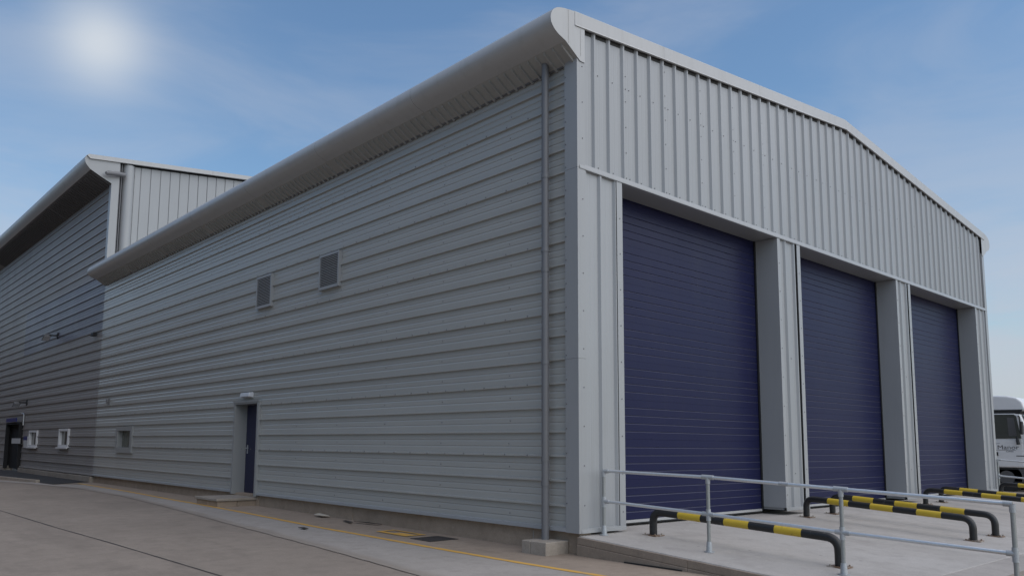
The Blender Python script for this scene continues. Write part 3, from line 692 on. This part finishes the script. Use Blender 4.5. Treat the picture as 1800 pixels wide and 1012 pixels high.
o = thing('conduit_pipe', (-0.06, 32.75, 1.7), 'thin galvanised pipe beside the entrance sign', 'pipe')
b = MB(); b.tube([(0, 0, -0.2), (0, 0, 0.25), (0, 0.1, 0.32), (0, 0.5, 0.33)], 0.03, 8); b.build('pipe_run', 'galv', o, smooth=True)

o = thing('concrete_block', (-0.2, 0.42, -0.7), 'low concrete block under the foot of the downpipe', 'concrete block')
b = MB(); b.box(-0.22, 0.225, -0.205, 0.085, -0.2, 0.242); b.build('block_half', 'block', o, bev=0.012)
b = MB(); b.box(-0.22, 0.225, 0.088, 0.25, -0.2, 0.24); b.build('block_half', 'block', o, bev=0.012)
o = thing('door_step', (-0.42, 10.16, -0.6), 'concrete step with slab top in front of the blue side door', 'step')
b = MB(); b.box(-0.50, 0.43, -0.62, 0.62, 0.150, 0.205); b.build('top_slab', 'block', o, bev=0.01)
for x0, x1 in ((-0.46, -0.02), (-0.012, 0.42)):
    for y0, y1 in ((-0.58, -0.006), (0.006, 0.58)):
        b = MB(); b.box(x0, x1, y0, y1, -0.2, 0.146); b.build('step_block', 'plinth', o, bev=0.01)

o = thing('drain_cover', (-0.44, 2.52, G(-0.44, 2.52)), 'dark rectangular drain cover near the wall foot', 'drain cover')
b = MB(); b.box(-0.30, 0.24, -0.25, 0.25, -0.02, 0.011); b.build('cover_plate', 'cover', o)
b = MB()
for q in range(7): b.box(-0.26, 0.20, -0.22+q*0.068, -0.195+q*0.068, 0.0115, 0.0145)
b.build('tread_ribs', 'cover', o)
b = MB(); zf = lambda x, y: G(x, y)+0.0125
for x0, x1, y0, y1 in ((-0.66, -0.56, 3.0, 3.82), (-0.34, -0.29, 2.95, 3.85), (-0.56, -0.34, 3.74, 3.82), (-0.56, -0.34, 2.98, 3.06), (-0.56, -0.45, 3.06, 3.45)):
    b.quad((x0, y0, zf(x0, y0)), (x1, y0, zf(x1, y0)), (x1, y1, zf(x1, y1)), (x0, y1, zf(x0, y1)))
structure(b.build('yellow_marking', 'line'), 'worn yellow box painted round an access point by the wall')
def scrap(name, x, y, pts, h, mat, label, cat, rz=0):
    o = MB(); rnd = random.Random(int(x*100)+int(y*77)); n = len(pts)
    up = [(px, py, 0.016+h*rnd.random()) for px, py in pts]
    o.v = up + [(px, py, pz+0.006) for px, py, pz in up]; o.f = [tuple(range(n-1, -1, -1)), tuple(range(n, 2*n))] + [(q, (q+1) % n, n+(q+1) % n, n+q) for q in range(n)]; o.mi = [0]*len(o.f)
    ob = o.build(name, mat); ob.location = (x, y, G(x, y)); ob.rotation_euler = (0, 0, rz); tag(ob, label, cat); return ob
scrap('cardboard_scrap', -0.14, 6.45, [(-.1,-.16),(.06,-.2),(.1,.02),(.05,.2),(-.08,.16)], 0.05, 'card', 'crumpled pale cardboard scrap by the wall foot', 'litter')
scrap('wood_offcut', -0.16, 4.9, [(-.03,-.42),(.03,-.4),(.05,.0),(.02,.3),(-.04,.28)], 0.02, 'bark', 'longer dark wood offcut lying by the wall', 'litter', 0.15)
scrap('wood_offcut', -0.30, 5.25, [(-.025,-.2),(.025,-.2),(.03,.2),(-.02,.22)], 0.02, 'bark', 'shorter dark wood offcut nearer the yellow line', 'litter', -0.2)
scrap('litter_scrap', -1.42, 4.83, [(-.05,-.1),(.05,-.08),(.06,.08),(-.04,.11)], 0.02, 'bark', 'dark flat scrap lying on the pale concrete band', 'litter')
o = MB(); o.box(-0.008, 0.008, -0.42, 0.42, -0.012, 0.004); ob = o.build('rubber_strip', 'rubber'); ob.location = (-0.075, -1.22, G(-0.06, -1.05)+0.016); tag(ob, 'thin dark rubber strip along the foot of the ramp edge', 'rubber strip')

# ------------------------------------------------------------------ striped hoop barriers
def hoop(xa, ya, xb, yb, label, h=0.325, r=0.052, bend=0.15):
    za, zb = RZ(ya), RZ(yb)
    o = thing('hoop_barrier', (xa, ya, za), label, 'hoop barrier', 'striped hoop barriers on the loading ramp')
    A = Vector((0, 0, 0)); B = Vector((xb-xa, yb-ya, zb-za)); At = A+Vector((0, 0, h)); Bt = B+Vector((0, 0, h))
    d = (Bt-At); Lh = d.length; d.normalize(); up = Vector((0, 0, 1))
    path, mats = [A], []
    def arc(p0, p1, corner_, n=7):
        for q in range(n+1):
            t = q/n; yield (p0*(1-t)**2 + corner_*2*t*(1-t) + p1*t*t)
    first_ = list(arc(At-up*bend, At+d*bend, At)); last_ = list(arc(Bt-d*bend, Bt-up*bend, Bt))
    path += first_; mats += [0]*len(first_)
    s0, s1 = 0.40, Lh-0.42; n = 5
    for q in range(n+1):
        path.append(At+d*(s0+(s1-s0)*q/n)); mats.append(0 if q == 0 else (1 if q % 2 == 1 else 0))
    path += last_; mats += [0]*len(last_); path.append(B); mats.append(0)
    t = MB(); t.tube(path, r, 18, mats); t.build('hoop_tube', ['hblack', 'hyellow'], o, smooth=True)
    for p in (A, B):
        b = MB(); b.box(p.x-0.10, p.x+0.10, p.y-0.11, p.y+0.11, p.z-0.004, p.z+0.012)
        for sx in (-.075, .075):
            for sy in (-.08, .08): b.tube([(p.x+sx, p.y+sy, p.z+0.012), (p.x+sx, p.y+sy, p.z+0.03)], 0.011, 6)
        b.build('base_plate', 'rust', o)
    return o
hoop(1.04, -0.42, 1.24, -2.88, 'striped hoop barrier nearest the corner, in front of the first door')
hoop(5.60, -0.32, 5.56, -2.93, 'striped hoop barrier at the right side of the first door')
hoop(6.68, -0.28, 6.58, -2.93, 'striped hoop barrier at the left side of the second door')
hoop(11.0, -0.34, 10.9, -2.95, 'striped hoop barrier at the right side of the second door')
hoop(12.05, -0.30, 12.0, -2.95, 'striped hoop barrier at the left side of the third door')
hoop(16.25, -0.32, 16.2, -2.95, 'farthest striped hoop barrier, in front of the white truck')

# ------------------------------------------------------------------ galvanised handrails
def handrail(posts, label, group='galvanised handrails beside the ramp'):
    x0, y0, z0 = posts[0][:3]
    o = thing('handrail', (x0, y0, z0), label, 'handrail', group)
    L_ = lambda x, y, z: (x-x0, y-y0, z-z0)
    for lv, rr in ((3, 0.0215), (4, 0.0215)):
        for p, q in zip(posts, posts[1:]):
            b = MB(); b.tube([L_(p[0], p[1], p[lv]), L_(q[0], q[1], q[lv])], rr, 14); b.build('top_rail' if lv == 3 else 'mid_rail', 'galv', o, smooth=True)
    for k_, p in enumerate(posts):
        x, y, z, zt, zm = p
        b = MB(); b.tube([L_(x, y, z), L_(x, y, zt)], 0.0225, 14); po = b.build('post', 'post', o, smooth=True)
        b = MB(); b.tube([L_(x, y, z), L_(x, y, z+0.012), L_(x, y, z+0.014), L_(x, y, z+0.09), L_(x, y, z+0.13)], [0.062, 0.062, 0.038, 0.034, 0.029], 16); b.build('base_flange', 'fitting', po, smooth=True)
        for zz, nm in ((zt, 'tee_fitting'), (zm, 'cross_fitting')):
            pr = posts[k_-1] if k_ else posts[1]; nx_ = posts[k_+1] if k_+1 < len(posts) else posts[k_-1]
            lv = 3 if nm == 'tee_fitting' else 4
            def toward(q): v = Vector((q[0]-x, q[1]-y, q[lv]-zz)).normalized()*0.075; return L_(x+v.x, y+v.y, zz+v.z)
            b = MB()
            if k_ == 0: b.tube([L_(x, y, zz), toward(nx_)], 0.029, 14)
            elif k_ == len(posts)-1: b.tube([toward(pr), L_(x, y, zz)], 0.029, 14)
            else: b.tube([toward(pr), L_(x, y, zz), toward(nx_)], 0.029, 14)
            b.tube([L_(x, y, zz-0.08), L_(x, y, zz+(0.0 if nm == 'tee_fitting' else 0.06))], [0.0275, 0.031] if nm == 'tee_fitting' else 0.029, 14)
            b.build(nm, 'fitting', po, smooth=True)
    if len(posts) > 2:
        p, q = posts[1], posts[2]; t_ = 0.60; v = [p[i]+(q[i]-p[i])*t_ for i in range(2)]; zt = p[3]+(q[3]-p[3])*t_; dv = Vector((q[0]-p[0], q[1]-p[1], q[3]-p[3])).normalized()*0.055
        b = MB(); c_ = Vector(L_(v[0], v[1], zt)); b.tube([c_-dv, c_+dv], 0.026, 14); b.build('rail_sleeve', 'fitting', o, smooth=True)
    return o
handrail([(0.364, -0.115, RZ(-0.115), 0.473, 0.070), (0.601, -1.575, RZ(-1.575), 0.437, -0.013), (0.797, -3.129, RZ(-3.129), 0.358, -0.112), (0.94, -4.72, RZ(-4.72), 0.285, -0.185)], 'galvanised two-rail handrail along the near edge of the ramp')
handrail([(17.05, -0.06, RZ(-0.06), 0.55, 0.115), (17.05, -1.6, RZ(-1.6), 0.41, -0.02), (17.05, -3.1, RZ(-3.1), 0.33, -0.10), (17.05, -4.7, RZ(-4.7), 0.25, -0.18)], 'far galvanised handrail at the truck end of the ramp')

# ------------------------------------------------------------------ white truck
GZ = -0.64; TX = 24.3
tr = thing('truck', (TX+1.22, 2.2, GZ), 'white lorry tractor unit with Manor lettering on its door, right of the warehouse', 'truck')
def T(x, y, z): return (x, y-2.2, z-GZ)
# cab, side outline (y, z) in world metres, front towards -y
cabp = [(2.95, 0.20), (2.95, 2.12), (1.40, 2.10), (1.24, 2.06), (0.98, 1.30), (0.90, 0.9), (0.88, 0.20)]
b = MB(); b.prism([(y-2.2, z-GZ) for y, z in cabp], 'x', -1.20, 1.20); b.build('cab', 'truck', tr, bev=0.05, segs=3)
roofp = [(2.95, 2.20), (2.95, 2.74), (2.0, 2.74), (1.60, 2.71), (1.32, 2.64), (1.16, 2.50), (1.06, 2.18), (1.2, 2.17)]
b = MB(); b.prism([(y-2.2, z-GZ) for y, z in roofp], 'x', -1.17, 1.17); b.build('roof_fairing', 'truck', tr, bev=0.06, segs=3, smooth=False)
b = MB(); b.prism([(y-2.2, z-GZ) for y, z in [(2.93, 2.09), (2.93, 2.23), (1.15, 2.22), (1.26, 2.07)]], 'x', -1.185, 1.185); b.build('roof_gap', 'rubber', tr)
b = MB(); b.prism([(y-2.2, z-GZ) for y, z in [(1.215, 2.03), (1.19, 2.05), (0.945, 1.31), (0.97, 1.28)]], 'x', -1.02, 1.02); b.build('windscreen', 'glass', tr)
b = MB(); b.box(-1.1, 1.1, 0.855-2.2, 0.90-2.2, 0.30-GZ, 1.15-GZ); b.build('grille', 'truckgrey', tr, bev=0.02)
b = MB(); b.prism([(y-2.2, z-GZ) for y, z in [(1.99, 2.065), (1.42, 2.055), (1.345, 1.99), (1.235, 1.22), (2.12, 1.21), (2.12, 2.065)]], 'x', -1.222, -1.195); dwin = b.build('side_window', 'glass', tr)
b = MB(); b.prism([(y-2.2, z-GZ) for y, z in [(1.62, 1.95), (1.42, 1.93), (1.36, 1.30), (1.60, 1.30)]], 'x', -1.2245, -1.2225); b.build('window_blind', 'truckgrey', dwin)
b = MB(); b.box(-1.214, -1.196, 1.22-2.2, 2.24-2.2, 0.24-GZ, 1.19-GZ); dd = b.build('door', 'truck', tr, bev=0.012)
b = MB(); b.box(-1.235, -1.215, 1.96-2.2, 2.06-2.2, 0.62-GZ, 0.74-GZ); b.build('door_handle', 'rubber', dd)
b = MB(); b.box(-1.218, -1.2145, 1.05-2.2, 1.42-2.2, 0.60-GZ, 0.63-GZ); b.build('door_script', 'truckgrey', dd)
b = MB(); b.tube([(-1.20, 1.28-2.2, 2.0-GZ), (-1.42, 1.20-2.2, 1.96-GZ), (-1.45, 1.19-2.2, 1.75-GZ)], 0.022, 8); b.tube([(-1.24, 1.34-2.2, 1.25-GZ), (-1.30, 1.33-2.2, 1.15-GZ), (-1.33, 1.30-2.2, 1.02-GZ)], [0.035, 0.05, 0.06], 10); mr = b.build('mirror_arm', 'rubber', tr, smooth=True)
b = MB(); b.box(-1.56, -1.36, 1.10-2.2, 1.19-2.2, 1.35-GZ, 1.80-GZ); b.build('mirror', 'rubber', mr, bev=0.03)
b = MB(); b.box(-1.18, 1.18, 0.95-2.2, 2.9-2.2, -0.30-GZ, 0.17-GZ); b.build('side_skirt', 'truckgrey', tr, bev=0.03)
b = MB(); b.box(-0.5, 0.5, 1.2-2.2, 7.0-2.2, -0.05-GZ, 0.25-GZ); b.build('chassis', 'rubber', tr)
for y in (1.75, 5.6):
    for sx in (-1, 1):
        b = MB(); b.tube([(sx*1.18, y-2.2, 0.5), (sx*1.15, y-2.2, 0.5), (sx*0.88, y-2.2, 0.5), (sx*0.85, y-2.2, 0.5)], [0.46, 0.5, 0.5, 0.46], 28); wl = b.build('wheel', 'rubber', tr, smooth=True)
        b = MB(); b.tube([(sx*1.19, y-2.2, 0.5), (sx*1.12, y-2.2, 0.5)], [0.24, 0.18], 20); b.build('rim', 'truckgrey', wl, smooth=True)
def text(s, size, y, z, parent, name, sp=1.0):
    cu = bpy.data.curves.new(name, 'FONT'); cu.body = s; cu.size = size; cu.align_x = 'LEFT'; cu.extrude = 0.002; cu.space_character = sp; cu.offset = 0.0
    o = bpy.data.objects.new('tmp', cu); col.objects.link(o)
    bpy.context.view_layer.update()
    me = bpy.data.meshes.new_from_object(o.evaluated_get(bpy.context.evaluated_depsgraph_get())); bpy.data.objects.remove(o)
    me.materials.clear(); me.materials.append(M['ink'])
    # lettering lies on the face x = const, reading towards -y
    for v in me.vertices:
        u, w, d = v.co; v.co = (-1.216-d, (y-2.2)-u*1.25, (z-GZ)+w)
    ob = bpy.data.objects.new(name, me); col.objects.link(ob); ob.parent = parent; return ob
text('Manor', 0.20, 1.985, 0.845, dd, 'lettering')
text('CARS', 0.07, 1.72, 0.745, dd, 'lettering', 1.1)
b = MB(); b.tube([(-1.2165, 2.10-2.2, 0.775-GZ), (-1.2165, 2.0-2.2, 0.815-GZ), (-1.2165, 1.75-2.2, 0.818-GZ), (-1.2165, 1.42-2.2, 0.814-GZ)], 0.006, 5)
b.tube([(-1.2165, 2.08-2.2, 1.02-GZ), (-1.2165, 1.98-2.2, 1.04-GZ), (-1.2165, 1.90-2.2, 1.05-GZ)], 0.006, 5); b.build('logo_stroke', 'ink', dd)

# ------------------------------------------------------------------ added unseen sheds, blocking sky to darken the far wall and its sheen
M['brick'] = plain('dark_brick', (0.085, 0.06, 0.05), 0.85, var=0.2, scale=5)
M['slate'] = plain('dark_roof_sheet', (0.07, 0.07, 0.075), 0.7)
def shed(name, x0, x1, y0, y1, h, label):
    o = thing(name, ((x0+x1)/2, (y0+y1)/2, -0.7), label, 'unseen light blocker'); ox, oy, oz = o.location
    b = MB(); b.box(x0-ox, x1-ox, y0-oy, y1-oy, -0.3, h); b.build('wall', 'brick', o)
    xm = (x0+x1)/2-ox
    b = MB(); b.prism([(x0-ox-0.3, h+0.02), (xm, h+2.2), (x1-ox+0.3, h+0.02)], 'y', y0-oy-0.3, y1-oy+0.3); b.build('roof', 'slate', o)
    n = int((y1-y0)/8)
    for q in range(n):
        yc = y0-oy+4+q*8
        for xx in ((x1-ox), (x0-ox)):
            b = MB(); b.box(xx-0.03, xx+0.03, yc-1.6, yc+1.6, 2.2, 4.2); b.build('window', 'glass', o)
    return o
shed('blocker_shed', -38.0, -15.5, 9.0, 150.0, 13.0, 'added long dark brick shed, out of view, shading the far wall')
shed('blocker_shed', -15.0, -4.0, 128.0, 150.0, 13.0, 'dark brick shed closing the far end of the yard')
